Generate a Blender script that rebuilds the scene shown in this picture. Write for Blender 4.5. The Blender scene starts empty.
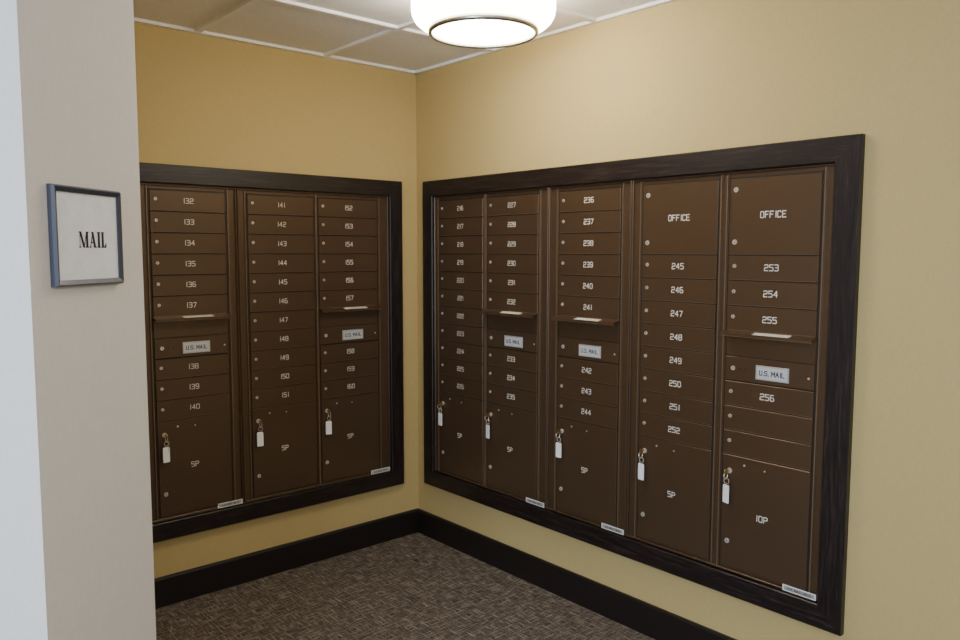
import bpy, bmesh, math
from mathutils import Vector, Matrix

scene = bpy.context.scene
COL = scene.collection

def srgb(r, g, b):
    f = lambda c: (c/255/12.92) if c/255 <= .04045 else ((c/255+.055)/1.055)**2.4
    return (f(r), f(g), f(b), 1.0)

# ------------------------------------------------------------------ materials
def new_mat(name, col, rough=.5, metal=0.0, spec=.5):
    m = bpy.data.materials.new(name); m.use_nodes = True
    b = m.node_tree.nodes['Principled BSDF']
    b.inputs['Base Color'].default_value = col
    b.inputs['Roughness'].default_value = rough
    b.inputs['Metallic'].default_value = metal
    b.inputs['Specular IOR Level'].default_value = spec
    return m, m.node_tree, b

def noise(nt, scale, vec_scale=(1, 1, 1), detail=3, rough=.5, rot=(0, 0, 0)):
    tc = nt.nodes.new('ShaderNodeTexCoord'); mp = nt.nodes.new('ShaderNodeMapping')
    mp.inputs['Scale'].default_value = vec_scale
    mp.inputs['Rotation'].default_value = rot
    n = nt.nodes.new('ShaderNodeTexNoise')
    n.inputs['Scale'].default_value = scale; n.inputs['Detail'].default_value = detail
    n.inputs['Roughness'].default_value = rough
    nt.links.new(tc.outputs['Object'], mp.inputs['Vector']); nt.links.new(mp.outputs['Vector'], n.inputs['Vector'])
    return n.outputs['Fac']

def ramp(nt, fac, stops):
    r = nt.nodes.new('ShaderNodeValToRGB')
    e = r.color_ramp.elements
    e[0].position, e[0].color = stops[0]
    e[1].position, e[1].color = stops[-1]
    for p, c in stops[1:-1]:
        x = e.new(p); x.color = c
    nt.links.new(fac, r.inputs['Fac']); return r.outputs['Color']

def bump(nt, b, fac, strength, dist=.002):
    bp = nt.nodes.new('ShaderNodeBump'); bp.inputs['Strength'].default_value = strength
    bp.inputs['Distance'].default_value = dist
    nt.links.new(fac, bp.inputs['Height']); nt.links.new(bp.outputs['Normal'], b.inputs['Normal'])

def math_node(nt, op, a, b_):
    m = nt.nodes.new('ShaderNodeMath'); m.operation = op
    for i, v in enumerate((a, b_)):
        if isinstance(v, (int, float)): m.inputs[i].default_value = v
        else: nt.links.new(v, m.inputs[i])
    return m.outputs[0]

def wall_mat(name, c1, c2):
    m, nt, b = new_mat(name, c1, .75, 0, .25)
    n1 = noise(nt, 60, (6, 6, .5), 4)       # vertical linen streak
    n2 = noise(nt, 60, (.7, .7, 7), 4)      # horizontal thread
    s = math_node(nt, 'ADD', n1, n2); s = math_node(nt, 'MULTIPLY', s, .5)
    nt.links.new(ramp(nt, s, [(.35, c2), (.65, c1)]), b.inputs['Base Color'])
    bump(nt, b, s, .25, .001)
    return m

M_TAN = wall_mat('wall_vinyl_tan', srgb(196, 175, 120), srgb(187, 165, 110))
M_CREAM = wall_mat('wall_vinyl_cream', srgb(228, 222, 214), srgb(220, 214, 205))

# carpet
M_CARPET, nt, b = new_mat('carpet_woven', srgb(90, 78, 68), .95, 0, .1)
na = noise(nt, 9, (14, 1.6, 1), 3, .6); nb = noise(nt, 9, (1.6, 14, 1), 3, .6)
fine = noise(nt, 260, (1, 1, 1), 2)
mx = math_node(nt, 'MAXIMUM', na, nb)
sm = math_node(nt, 'ADD', math_node(nt, 'MULTIPLY', mx, .7), math_node(nt, 'MULTIPLY', fine, .3))
nt.links.new(ramp(nt, sm, [(.44, srgb(63, 57, 52)), (.54, srgb(102, 93, 85)), (.64, srgb(158, 147, 134))]), b.inputs['Base Color'])
bump(nt, b, sm, .6, .004)

# ceiling
M_TILE, nt, b = new_mat('ceiling_tile_mineral', srgb(205, 200, 190), .9, 0, .1)
f = noise(nt, 180, (1, 1, 1), 3)
nt.links.new(ramp(nt, f, [(.35, srgb(234, 232, 230)), (.55, srgb(246, 245, 244))]), b.inputs['Base Color'])
bump(nt, b, f, .3, .001)
M_TBAR, _, _ = new_mat('ceiling_tbar_white', srgb(246, 245, 243), .5)

def wood(name, axis_scale):
    m, nt, b = new_mat(name, srgb(45, 33, 30), .36, 0, .45)
    f = noise(nt, 12, axis_scale, 5, .6)
    f2 = noise(nt, 45, axis_scale, 3, .6)
    s = math_node(nt, 'ADD', math_node(nt, 'MULTIPLY', f, .6), math_node(nt, 'MULTIPLY', f2, .4))
    nt.links.new(ramp(nt, s, [(.38, srgb(17, 12, 12)), (.52, srgb(32, 24, 23)), (.66, srgb(58, 46, 43))]), b.inputs['Base Color'])
    bump(nt, b, s, .35, .001)
    return m
M_WOODH = wood('espresso_wood_horizontal', (.5, .5, 9))
M_WOODV = wood('espresso_wood_vertical', (9, 9, .5))
M_BASE, _, _ = new_mat('baseboard_espresso', srgb(28, 21, 20), .42)

M_DOOR, nt, b = new_mat('bronze_painted_metal', srgb(92, 66, 44), .32, .5, .6)
f = noise(nt, 300, (1, 1, 1), 2)
nt.links.new(ramp(nt, f, [(.3, srgb(88, 69, 51)), (.7, srgb(96, 76, 57))]), b.inputs['Base Color'])
bump(nt, b, f, .12, .0005)
M_GAP, _, _ = new_mat('bronze_shadow_metal', srgb(38, 29, 21), .6, .1)
M_EDGE, _, _ = new_mat('bronze_pale_edge', srgb(122, 100, 77), .35, .4)  # lighter bronze for door bottom strips, column ridges and ledge lip
M_TEXT, _, _ = new_mat('engraved_white_paint', srgb(226, 220, 208), .5)
M_CHROME, _, _ = new_mat('chrome_lock', srgb(225, 220, 210), .3, .6)
M_HOLE, _, _ = new_mat('keyhole_black', srgb(15, 12, 10), .6)
M_SILVER, _, _ = new_mat('brushed_silver_plate', srgb(190, 190, 190), .35, .5)
M_LABEL, _, _ = new_mat('pale_label', srgb(225, 222, 212), .5)
M_PLATE, _, _ = new_mat('us_mail_plate', srgb(204, 206, 208), .4, .2)
M_BLACK, _, _ = new_mat('black_ink', srgb(18, 18, 20), .5)
M_BRASS, _, _ = new_mat('brass_key', srgb(200, 165, 90), .3, 1.0)
M_WHITE, _, _ = new_mat('white_tag_plastic', srgb(248, 248, 246), .45)
M_SIGNFR, _, _ = new_mat('sign_pewter_frame', srgb(80, 84, 95), .4, .5)
M_SIGN, nt, b = new_mat('sign_face_paper', srgb(216, 213, 210), .6)
f = noise(nt, 30, (1, 1, 1), 5, .7)
nt.links.new(ramp(nt, f, [(.3, srgb(234, 234, 238)), (.7, srgb(248, 248, 250))]), b.inputs['Base Color'])
M_NICKEL, _, _ = new_mat('brushed_nickel', srgb(180, 174, 162), .3, 1.0)

def emis(name, col, st):
    m, nt, b = new_mat(name, (.9, .88, .82, 1), .4)
    b.inputs['Emission Color'].default_value = col
    b.inputs['Emission Strength'].default_value = st
    return m
M_GLOW = emis('frosted_glass_lit', (1, .89, .72, 1), 20.0)
M_GLOW2 = emis('frosted_diffuser_lit', (1, .92, .78, 1), 21.0)

# ------------------------------------------------------------------ builder
E = .0006   # hair gap between fittings and wall face
BACK = lambda s, n, z: Vector((s, -n-E, z))
RIGHT = lambda s, n, z: Vector((-n-E, -s, z))
PLAIN = lambda x, y, z: Vector((x, y, z))

# single-stroke engraving alphabet (cell 0.62 wide, 1 high)
W = .62
GLY = {
 '0': [[(.12, 0), (.5, 0), (W, .12), (W, .88), (.5, 1), (.12, 1), (0, .88), (0, .12), (.12, 0)]],
 '1': [[(.31, 0), (.31, 1)]],
 '2': [[(0, .85), (.12, 1), (.5, 1), (W, .88), (W, .62), (.5, .5), (.12, .5), (0, .38), (0, 0), (W, 0)]],
 '3': [[(0, 1), (.5, 1), (W, .88), (W, .62), (.5, .52), (.15, .52)], [(.5, .52), (W, .4), (W, .12), (.5, 0), (.0, 0)]],
 '4': [[(.48, 0), (.48, 1), (0, .32), (W, .32)]],
 '5': [[(W, 1), (0, 1), (0, .56), (.48, .56), (W, .44), (W, .12), (.5, 0), (0, 0)]],
 '6': [[(.55, 1), (.12, 1), (0, .88), (0, .12), (.12, 0), (.5, 0), (W, .12), (W, .42), (.5, .54), (0, .54)]],
 '7': [[(0, 1), (W, 1), (.22, 0)]],
 '8': [[(.12, .52), (0, .64), (0, .88), (.12, 1), (.5, 1), (W, .88), (W, .64), (.5, .52), (.12, .52), (0, .4), (0, .12), (.12, 0), (.5, 0), (W, .12), (W, .4), (.5, .52)]],
 '9': [[(.07, 0), (.5, 0), (W, .12), (W, .88), (.5, 1), (.12, 1), (0, .88), (0, .58), (.12, .46), (W, .46)]],
 'F': [[(0, 0), (0, 1), (W, 1)], [(0, .52), (.5, .52)]],
 'I': [[(.31, 0), (.31, 1)]],
 'C': [[(W, .85), (.5, 1), (.12, 1), (0, .88), (0, .12), (.12, 0), (.5, 0), (W, .15)]],
 'E': [[(W, 0), (0, 0), (0, 1), (W, 1)], [(0, .52), (.5, .52)]],
 'P': [[(0, 0), (0, 1), (.5, 1), (W, .88), (W, .6), (.5, .48), (0, .48)]],
 'U': [[(0, 1), (0, .12), (.12, 0), (.5, 0), (W, .12), (W, 1)]],
 'S': [[(W, .88), (.5, 1), (.12, 1), (0, .88), (0, .64), (.12, .52), (.5, .48), (W, .36), (W, .12), (.5, 0), (.12, 0), (0, .12)]],
 'M': [[(0, 0), (0, 1), (.36, .35), (.72, 1), (.72, 0)]],
 'A': [[(0, 0), (.33, 1), (.66, 0)], [(.11, .33), (.55, .33)]],
 'L': [[(0, 1), (0, 0), (.55, 0)]],
 '.': [[(.10, 0), (.10, .04)]],
 ' ': [],
}
GLY['O'] = GLY['0']
ADV = {'1': .55, 'I': .52, '.': .34, 'M': .98, 'A': .9, 'L': .78, ' ': .45}

class Builder:
    def __init__(self, tf=PLAIN):
        self.v = []; self.f = []; self.m = []; self.mats = []; self.tf = tf
    def mi(self, mat):
        if mat not in self.mats: self.mats.append(mat)
        return self.mats.index(mat)
    def add(self, pts, faces, mat):
        o = len(self.v); i = self.mi(mat)
        self.v += [self.tf(*p) for p in pts]
        for f in faces:
            self.f.append(tuple(o+a for a in f)); self.m.append(i)
    def plate(self, s0, s1, z0, z1, n0, n1, mat, ch=.0):
        if ch <= 0:
            p = [(s, n, z) for n in (n0, n1) for s, z in ((s0, z0), (s1, z0), (s1, z1), (s0, z1))]
            self.add(p, [(0, 1, 2, 3), (4, 5, 6, 7), (0, 1, 5, 4), (1, 2, 6, 5), (2, 3, 7, 6), (3, 0, 4, 7)], mat)
        else:
            p = []
            for n, c in ((n0, 0), (n1-ch, 0), (n1, ch)):
                p += [(s0+c, n, z0+c), (s1-c, n, z0+c), (s1-c, n, z1-c), (s0+c, n, z1-c)]
            fs = [(0, 1, 2, 3), (8, 9, 10, 11)]
            for l in (0, 4):
                fs += [(l+i, l+(i+1) % 4, l+4+(i+1) % 4, l+4+i) for i in range(4)]
            self.add(p, fs, mat)
    def disc(self, s, z, n0, n1, r, mat, seg=16, r1=None):
        r1 = r if r1 is None else r1
        p = [(s+rr*math.cos(2*math.pi*i/seg), n, z+rr*math.sin(2*math.pi*i/seg)) for n, rr in ((n0, r), (n1, r1)) for i in range(seg)]
        fs = [tuple(range(seg)), tuple(range(seg, 2*seg))] + [(i, (i+1) % seg, seg+(i+1) % seg, seg+i) for i in range(seg)]
        self.add(p, fs, mat)
    def prof(self, s0, s1, prof, mat):   # profile list of (n,z) extruded along s
        k = len(prof)
        p = [(s, n, z) for s in (s0, s1) for n, z in prof]
        fs = [tuple(range(k)), tuple(range(k, 2*k))] + [(i, (i+1) % k, k+(i+1) % k, k+i) for i in range(k)]
        self.add(p, fs, mat)
    def engrave(self, body, s, z, n, h, mat, wd=.15, sx=1.0):
        """single-stroke lettering of cap height h centred on (s,z)"""
        x = 0; strokes = []
        for c in body:
            for pl in GLY[c]:
                off = -.10 if c in '1I' else 0
                strokes.append([(x+px+off, py) for px, py in pl])
            x += ADV.get(c, .90)
        tot = max(px for st in strokes for px, _ in st); r = wd/2
        for st in strokes:
            for (x0, y0), (x1, y1) in zip(st[:-1], st[1:]):
                L = math.hypot(x1-x0, y1-y0) or 1; dx, dy = (x1-x0)/L*r, (y1-y0)/L*r
                q = [(x0-dx*.8-dy, y0-dy*.8+dx), (x0-dx*.8+dy, y0-dy*.8-dx), (x1+dx*.8+dy, y1+dy*.8-dx), (x1+dx*.8-dy, y1+dy*.8+dx)]
                self.add([(s+(a-tot/2)*h*sx, n, z+(b_-.5)*h) for a, b_ in q], [(0, 1, 2, 3)], mat)
                n += .000004
    def obj(self, name, smooth=False):
        me = bpy.data.meshes.new(name)
        me.from_pydata([tuple(v) for v in self.v], [], self.f)
        for m in self.mats: me.materials.append(m)
        for p, i in zip(me.polygons, self.m):
            p.material_index = i; p.use_smooth = smooth
        bm = bmesh.new(); bm.from_mesh(me)
        bmesh.ops.recalc_face_normals(bm, faces=bm.faces); bm.to_mesh(me); bm.free()
        ob = bpy.data.objects.new(name, me); COL.objects.link(ob)
        return ob

# ------------------------------------------------------------------ room
CEIL = 2.44
def box_obj(name, x0, x1, y0, y1, z0, z1, mat):
    b = Builder(); b.plate(x0, x1, z0, z1, y0, y1, mat); return b.obj(name)

box_obj('floor', -5.0, .12, -6.0, .12, -.1, 0, M_CARPET)
box_obj('wall_back', -2.9, .12, 0, .12, 0, 2.6, M_TAN)
box_obj('wall_right', 0, .12, -6.0, 0, 0, 2.6, M_TAN)

P1 = (-1.851, -1.3865); P0 = (-2.140, -1.625)
poly = [P1, (-1.851, 0), (-2.9, 0), (-2.95, -.644), P0]
b = Builder()
k = len(poly)
pts = [(x, y, z) for z in (0, 2.6) for x, y in poly]
b.add(pts, [tuple(range(k)), tuple(range(k, 2*k))], M_CREAM)
for i in range(k):
    j = (i+1) % k
    b.add(pts, [(i, j, k+j, k+i)], M_TAN if i == 0 else M_CREAM)
b.obj('wall_left')

# ceiling: slab with inset tiles + grid
b = Builder()
b.plate(-5.0, .12, 2.452, 2.6, -6.0, .12, M_TILE)
xs = [-.545-.61*i for i in range(-0, 8)]
ys = [-.615-.61*i for i in range(0, 9)]
for x in xs: b.plate(x-.012, x+.012, CEIL, 2.452, -6.0, 0, M_TBAR)
for y in ys: b.plate(-5.0, 0, CEIL-.0003, 2.452, y-.012, y+.012, M_TBAR)
b.plate(-.022, 0, CEIL-.0006, 2.452, -6.0, 0, M_TBAR)
b.plate(-1.848, 0, CEIL-.0006, 2.452, -.022, 0, M_TBAR)
b.obj('ceiling')

# baseboards
b = Builder(BACK); b.prof(-1.836, 0, [(0, 0), (.014, 0), (.014, .120), (.010, .129), (0, .129)], M_BASE); b.obj('baseboard_back')
b = Builder(RIGHT); b.prof(.014, 6.0, [(0, 0), (.014, 0), (.014, .120), (.010, .129), (0, .129)], M_BASE); b.obj('baseboard_right')
b = Builder(); b.plate(-1.851, -1.837, 0, .129, -1.386, -.014, M_BASE); b.obj('baseboard_left')

# ------------------------------------------------------------------ wooden surround frames
def surround(tf, s0, s1, z0, z1, w, t, name):
    b = Builder(tf)
    o = [(s0, z0), (s1, z0), (s1, z1), (s0, z1)]
    i_ = [(s0+w, z0+w), (s1-w, z0+w), (s1-w, z1-w), (s0+w, z1-w)]
    c = .003
    oc = [(s0+c, z0+c), (s1-c, z0+c), (s1-c, z1-c), (s0+c, z1-c)]
    ic = [(s0+w-c, z0+w-c), (s1-w+c, z0+w-c), (s1-w+c, z1-w+c), (s0+w-c, z1-w+c)]
    for k in range(4):
        j = (k+1) % 4
        rings = [(o, 0), (o, t-c), (oc, t), (ic, t), (i_, t-c), (i_, 0)]
        p = [(r[q][0], n, r[q][1]) for q in (k, j) for r, n in rings]
        fs = [(a, a+1, 7+a, 6+a) for a in range(5)] + [(5, 0, 6, 11), tuple(range(6)), tuple(range(6, 12))]
        b.add(p, fs, M_WOODH if k % 2 == 0 else M_WOODV)
    return b.obj(name)

ZF0, ZF1, TF = .293, 1.882, .026
surround(BACK, -1.60, -.110, ZF0, ZF1, .078, TF, 'wooden_surround_frame')
surround(RIGHT, .085, 2.295, ZF0, ZF1, .080, TF, 'wooden_surround_frame')

# ------------------------------------------------------------------ mailbox units
H = .0885; ZT = 1.778; ZB = .392
UB, UT = .377, 1.801       # unit outline
ND = .010                  # door front

def lock(b, s, z, n, r=.0075):
    b.disc(s, z, n-.002, n+.003, r, M_CHROME, 16, r*.85)
    b.plate(s-.0008, s+.0008, z-.0035, z+.0035, n+.003, n+.0034, M_HOLE)

def rowdoor(b, s0, s1, zt, zb, label, locks=True):
    b.plate(s0, s1, zb+.0022, zt-.0022, .003, ND, M_DOOR, .0015)
    b.plate(s0+.002, s1-.002, zb+.0022, zb+.0038, ND-.001, ND+.0008, M_EDGE)
    if label: b.engrave(label, (s0+s1)/2, (zt+zb)/2+.002, ND+.0004, .0200, M_TEXT, .14, 1.02)
    if locks: lock(b, s0+.024, (zt+zb)/2+.006, ND)

def ledge(b, s0, s1, z):
    b.prof(s0-.004, s1+.004, [(.003, z+.004), (.046, z-.006), (.046, z-.016), (.042, z-.016), (.042, z-.009), (.003, z-.002)], M_DOOR)
    b.plate(s0-.004, s1+.004, z-.016, z-.0145, .0462, .0468, M_EDGE)
    c = (s0+s1)/2+.02
    p = []
    for s in (c-.065, c+.065):
        for n in (.020, .0455):
            zz = z+.004-(n-.003)*(.010/.043)
            p.append((s, n, zz+.0008))
    b.add(p, [(0, 1, 3, 2)], M_LABEL)

def us_panel(b, s0, s1, zt, zb):
    b.plate(s0, s1, zb+.0022, zt-.0022, .003, ND, M_DOOR, .0015)
    c = (s0+s1)/2+.016; z = (zt+zb)/2-.004
    b.plate(c-.060, c+.060, z-.025, z+.025, ND, ND+.003, M_SILVER, .001)
    b.plate(c-.055, c+.055, z-.020, z+.020, ND+.003, ND+.0034, M_PLATE)
    b.engrave('U.S. MAIL', c, z, ND+.0038, .0155, M_BLACK, .19, .98)
    lock(b, s0+.03, z+.005, ND, .009)
    for q in (.055, .078):
        b.disc(s0+q, z+.004, ND-.001, ND+.0006, .003, M_HOLE, 10)
    b.disc(s1-.018, z, ND-.001, ND+.0015, .004, M_CHROME, 10)

KEYS = []
def parcel(b, tf, s0, s1, zt, zb, label):
    b.plate(s0, s1, zb, zt-.0022, .003, ND, M_DOOR, .002)
    b.engrave(label, (s0+s1)/2-.005, zt-(zt-zb)*.50, ND+.0004, .0205, M_TEXT, .14, 1.0)
    lock(b, s0+.028, zt-.060, ND, .011)
    lock(b, s0+.026, zb+.095, ND, .010)
    b.disc(s0+.085, zt-.030, ND-.001, ND+.002, .004, M_CHROME, 10)
    b.disc(s1-.16, zt-.035, ND-.001, ND+.002, .003, M_CHROME, 10)
    KEYS.append((tf, s0+.028, zt-.060, ND+.0045))

def office(b, s0, s1, zt, zb, label):
    b.plate(s0, s1, zb+.0022, zt-.001, .003, ND, M_DOOR, .002)
    b.plate(s0+.002, s1-.002, zb+.0022, zb+.0038, ND-.001, ND+.0008, M_EDGE)
    b.engrave(label, (s0+s1)/2, (zt+zb)/2+.004, ND+.0004, .0205, M_TEXT, .15, .93)
    lock(b, s0+.022, zt-.040, ND, .010); lock(b, s0+.022, zb+.045, ND, .010)

def column(b, tf, s0, s1, kind, labels, plabel):
    L = lambda k: ZT-k*H
    for s in (s0-.012, s1+.012):
        b.plate(s-.0022, s+.0022, UB+.006, UT-.008, .004, .0115, M_EDGE)
    b.plate(s0-.006, s0-.001, ZB-.004, ZT+.003, .004, .0055, M_GAP)
    b.plate(s1+.001, s1+.006, ZB-.004, ZT+.003, .004, .0055, M_GAP)
    b.plate(s0-.006, s1+.006, ZT, ZT+.004, .004, .0055, M_GAP)
    b.plate(s0, s1, ZB, ZT, .003, .0048, M_GAP)
    it = iter(labels)
    if kind == 'A':
        for k in range(6): rowdoor(b, s0, s1, L(k), L(k+1), next(it))
        ledge(b, s0, s1, L(6)); b.plate(s0, s1, L(7), L(6)-.003, .003, .0065, M_DOOR, .001)
        us_panel(b, s0, s1, L(7), L(8))
        for k in range(8, 11): rowdoor(b, s0, s1, L(k), L(k+1), next(it))
    elif kind == 'B':
        for k in range(11): rowdoor(b, s0, s1, L(k), L(k+1), next(it))
    elif kind == 'C':
        office(b, s0, s1, L(0), L(3), 'OFFICE')
        for k in range(3, 11): rowdoor(b, s0, s1, L(k), L(k+1), next(it))
    elif kind == 'D':
        office(b, s0, s1, L(0), L(3), 'OFFICE')
        for k in range(3, 6): rowdoor(b, s0, s1, L(k), L(k+1), next(it))
        ledge(b, s0, s1, L(6)); b.plate(s0, s1, L(7), L(6)-.003, .003, .0065, M_DOOR, .001)
        us_panel(b, s0, s1, L(7), L(8))
        for k in range(8, 11): rowdoor(b, s0, s1, L(k), L(k+1), next(it))
    parcel(b, tf, s0, s1, L(11), ZB, plabel)

def unit(tf, u0, u1, cols):
    b = Builder(tf)
    b.plate(u0, u1, UB, UT, 0, .003, M_DOOR)                     # back pan
    w = .007
    b.plate(u0, u0+w, UB, UT, .003, .014, M_DOOR, .002)          # raised rim
    b.plate(u1-w, u1, UB, UT, .003, .014, M_DOOR, .002)
    b.plate(u0+w, u1-w, UT-w, UT, .003, .014, M_DOOR, .002)
    b.plate(u0+w, u1-w, UB, UB+w, .003, .014, M_DOOR, .002)
    b.plate(u0+w, u1-w, UB+w, UT-w, .003, .0042, M_DOOR)
    for c in cols: column(b, tf, *c)
    s = u1-.065
    b.plate(s-.058, s+.058, UB+.0005, UB+.022, .0145, .0155, M_LABEL)
    b.plate(s-.052, s+.052, UB+.004, UB+.018, .0155, .0158, M_SILVER)
    b.engrave('U.S. MAIL 0613', s, UB+.011, .0160, .0075, M_BLACK, .16, 1.1)
    return b.obj('mailbox_unit')

R = lambda a, b_: [str(i) for i in range(a, b_+1)]
A = lambda *x: x
unit(BACK, -1.425, -1.000, [A(-1.372, -1.052, 'A', R(132, 140), '5P')])
unit(BACK, -.997, -.189, [A(-.948, -.618, 'B', R(141, 151), '5P'), A(-.590, -.258, 'A', R(152, 160), '5P')])
unit(RIGHT, .166, .972, [A(.205, .540, 'B', R(216, 226), '5P'), A(.572, .908, 'A', R(227, 235), '5P')])
unit(RIGHT, .975, 1.420, [A(1.035, 1.365, 'A', R(236, 244), '5P')])
unit(RIGHT, 1.423, 2.214, [A(1.476, 1.800, 'C', R(245, 252), '5P'), A(1.848, 2.170, 'D', R(253, 256)+['', ''], '10P')])

# ------------------------------------------------------------------ keys with tags
def ring(b, cs, cn, cz, R_, r, mat, plane='nz', seg=20, sub=6):
    p = []; fs = []
    for i in range(seg):
        a = 2*math.pi*i/seg
        for j in range(sub):
            t = 2*math.pi*j/sub; rr = R_+r*math.cos(t); o = r*math.sin(t)
            if plane == 'nz': p.append((cs+o, cn+rr*math.cos(a), cz+rr*math.sin(a)))
            else: p.append((cs+rr*math.cos(a), cn+o, cz+rr*math.sin(a)))
    for i in range(seg):
        for j in range(sub):
            fs.append((i*sub+j, ((i+1) % seg)*sub+j, ((i+1) % seg)*sub+(j+1) % sub, i*sub+(j+1) % sub))
    b.add(p, fs, mat)

for n_, (tf, s, z, n) in enumerate(KEYS):
    b = Builder(tf)
    b.plate(s-.001, s+.001, z-.004, z+.004, n, n+.008, M_BRASS)
    p = []; seg = 14
    for sx in (-.0012, .0012):
        for i in range(seg):
            a = 2*math.pi*i/seg
            p.append((s+sx, n+.018+.012*math.cos(a), z+.011*math.sin(a)))
    b.add(p, [tuple(range(seg)), tuple(range(seg, 2*seg))]+[(i, (i+1) % seg, seg+(i+1) % seg, seg+i) for i in range(seg)], M_BRASS)
    ring(b, s, n+.020, z-.014, .012, .0014, M_CHROME, 'nz')
    ring(b, s+.001, n+.016, z-.033, .010, .0013, M_CHROME, 'sz')
    b.plate(s+.007, s+.009, z-.068, z-.028, n+.008, n+.015, M_BRASS, .0005)
    ang = .1+.10*((n_*7) % 5-2); ca, sa = math.cos(ang), math.sin(ang)
    w, hgt, th = .0145, .066, .0025; zt = z-.048
    p = []
    out = [(-w+.003, zt), (w-.003, zt), (w, zt-.005), (w, zt-hgt+.002), (w-.002, zt-hgt), (-w+.002, zt-hgt), (-w, zt-hgt+.002), (-w, zt-.005)]
    for t in (-th/2, th/2):
        for x, zz in out: p.append((s-.001+x*ca-t*sa, n+.014+x*sa+t*ca, zz))
    m_ = len(out)
    b.add(p, [tuple(range(m_)), tuple(range(m_, 2*m_))]+[(i, (i+1) % m_, m_+(i+1) % m_, m_+i) for i in range(m_)], M_WHITE)
    b.obj('key_with_tag')

# ------------------------------------------------------------------ MAIL sign
d = Vector((P1[0]-P0[0], P1[1]-P0[1], 0)).normalized(); nrm = Vector((d.y, -d.x, 0))
S0 = Vector((P0[0], P0[1], 0))+d*.056+nrm*.0006
SIGN = lambda s, n, z: S0+d*s+nrm*n+Vector((0, 0, z))
b = Builder(SIGN)
sl, sh = .223, .207; z0 = 1.450
w, t = .013, .015
o = [(0, z0), (sl, z0), (sl, z0+sh), (0, z0+sh)]
i1 = [(w, z0+w), (sl-w, z0+w), (sl-w, z0+sh-w), (w, z0+sh-w)]
mid = [(.004, z0+.004), (sl-.004, z0+.004), (sl-.004, z0+sh-.004), (.004, z0+sh-.004)]
for k in range(4):
    j = (k+1) % 4
    rings = [(o, 0), (o, t*.6), (mid, t), (i1, t*.75), (i1, 0)]
    p = [(r[q][0], n, r[q][1]) for q in (k, j) for r, n in rings]
    b.add(p, [(a, a+1, 6+a, 5+a) for a in range(4)]+[(4, 0, 5, 9), tuple(range(5)), tuple(range(5, 10))], M_SIGNFR)
b.plate(w, sl-w, z0+w, z0+sh-w, 0, .008, M_SIGN)
# high-contrast serif lettering "MAIL"
def quadz(x0, y0, x1, y1, w0):      # slanted stroke from (x0,y0) bottom to (x1,y1) top, horizontal width w0
    return [(x0, y0), (x0+w0, y0), (x1+w0, y1), (x1, y1)]
def rc(x0, y0, x1, y1): return [(x0, y0), (x1, y0), (x1, y1), (x0, y1)]
th, TK, sf = .06, .25, .07
G = []
G += [rc(.10, 0, .10+th, 1), rc(0, 0, .26, sf), rc(0, 1-sf, .16, 1), quadz(.48, 0, .06, 1, TK), quadz(.56, 0, .88, 1, th*1.4),
      rc(.84, 0, .84+TK, 1), rc(.76, 0, 1.15, sf), rc(.84, 1-sf, 1.15, 1)]
G += [quadz(1.30, 0, 1.62, 1, th*1.4), quadz(1.78, 0, 1.50, 1, TK), rc(1.22, 0, 1.45, sf), rc(1.72, 0, 2.12, sf), rc(1.42, .30, 1.86, .30+sf)]
G += [rc(2.27, 0, 2.27+TK, 1), rc(2.2, 0, 2.58, sf), rc(2.2, 1-sf, 2.58, 1)]
G += [rc(2.75, 0, 2.75+TK, 1), rc(2.68, 0, 3.30, sf), rc(2.68, 1-sf, 3.06, 1), [(3.08, sf), (3.30, sf), (3.30, .32), (3.25, .32)]]
cw, chh = .090, .034; s_0 = .124-cw/2; zc = z0+sh*.47-chh/2
for g_i, g in enumerate(G):
    b.add([(s_0+x/3.3*cw, .0085+g_i*.00002, zc+y*chh) for x, y in g], [tuple(range(len(g)))], M_BLACK)
b.obj('mail_sign')

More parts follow.
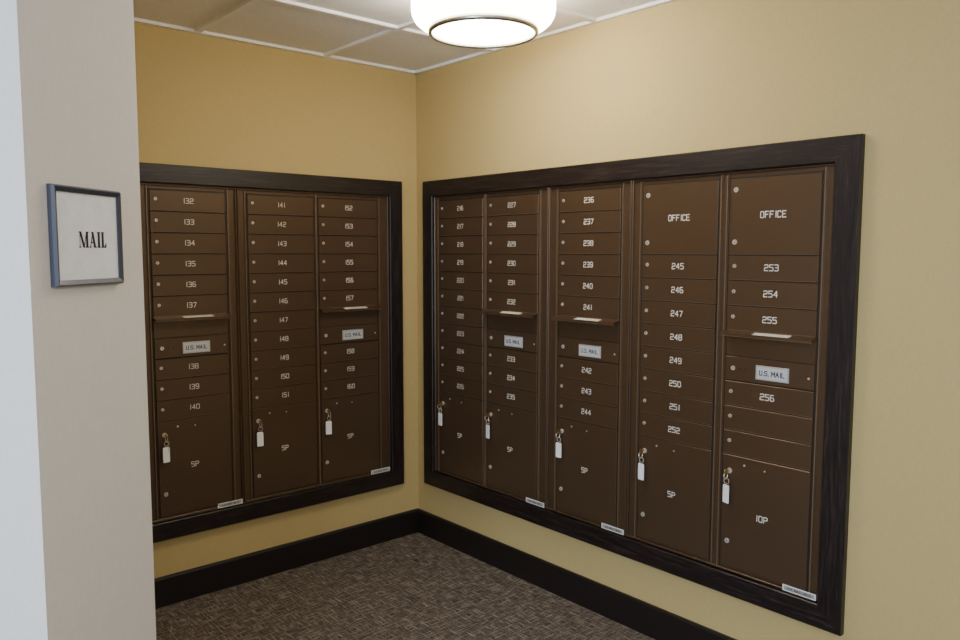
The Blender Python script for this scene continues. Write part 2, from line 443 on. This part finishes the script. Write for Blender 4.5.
# ------------------------------------------------------------------ ceiling light
LX, LY = -.640, -1.255
def lathe(prof, mat, seg=64):
    b = Builder(); p = []; fs = []
    k = len(prof)
    for i in range(seg):
        a = 2*math.pi*i/seg
        for r, z in prof: p.append((LX+r*math.cos(a), LY+r*math.sin(a), z))
    for i in range(seg):
        for j in range(k-1):
            fs.append((i*k+j, ((i+1) % seg)*k+j, ((i+1) % seg)*k+j+1, i*k+j+1))
    b.add(p, fs, mat); return b
root = bpy.data.objects.new('ceiling_light', None); root.location = (LX, LY, CEIL); COL.objects.link(root)
parts = [
    ('shade_drum', [(.10, 2.412), (.245, 2.412), (.250, 2.405), (.250, 2.352), (.247, 2.335), (.238, 2.318), (.222, 2.304), (.19, 2.292)], M_GLOW),
    ('canopy', [(.0, 2.4395), (.13, 2.4395), (.13, 2.413), (.0, 2.413)], M_NICKEL),
    ('trim_ring', [(.180, 2.300), (.190, 2.292), (.191, 2.277), (.187, 2.273), (.180, 2.273), (.178, 2.278), (.179, 2.300)], M_NICKEL),
    ('diffuser', [(.0001, 2.270), (.06, 2.271), (.12, 2.275), (.160, 2.280), (.179, 2.284)], M_GLOW2),
]
for nme, pr, mt in parts:
    o = lathe(pr, mt).obj(nme, smooth=True); o.parent = root
    o.matrix_parent_inverse = Matrix.Translation((-LX, -LY, -CEIL))

# ------------------------------------------------------------------ lights
def area(name, loc, target, sx, sy, power, col):
    l = bpy.data.lights.new(name, 'AREA'); l.shape = 'RECTANGLE'; l.size = sx; l.size_y = sy
    l.energy = power; l.color = col
    o = bpy.data.objects.new(name, l); o.location = loc
    o.rotation_euler = (Vector(target)-Vector(loc)).to_track_quat('-Z', 'Y').to_euler(); COL.objects.link(o)
area('hall_fill_light', (-2.4, -4.2, 2.40), (-2.2, -3.4, 0), 1.4, .8, 50, (1, .93, .83))  # unseen overhead fill behind the camera, added to brighten the near wall
area('window_daylight', (-4.8, -3.6, 1.5), (-2.2, -2.0, 1.2), 1.6, 1.8, 140, (.62, .78, 1))

w = bpy.data.worlds.new('world'); scene.world = w; w.use_nodes = True
bg = w.node_tree.nodes['Background']
bg.inputs['Color'].default_value = (.92, .93, 1, 1); bg.inputs['Strength'].default_value = .62

# ------------------------------------------------------------------ camera
cam = bpy.data.cameras.new('camera'); co = bpy.data.objects.new('camera', cam); COL.objects.link(co)
cam.sensor_width = 36; cam.lens = 779.27/960*36; cam.clip_start = .02
yaw, p, r = .7194, .0874, .0014
F = Vector((math.sin(yaw)*math.cos(p), math.cos(yaw)*math.cos(p), -math.sin(p)))
Rt = Vector((math.cos(yaw), -math.sin(yaw), 0)); U = Rt.cross(F)
R2 = Rt*math.cos(r)+U*math.sin(r); U2 = U*math.cos(r)-Rt*math.sin(r)
m = Matrix((R2, U2, -F)).transposed().to_4x4(); m.translation = Vector((-2.4806, -3.3403, 1.5228))
co.matrix_world = m
scene.camera = co
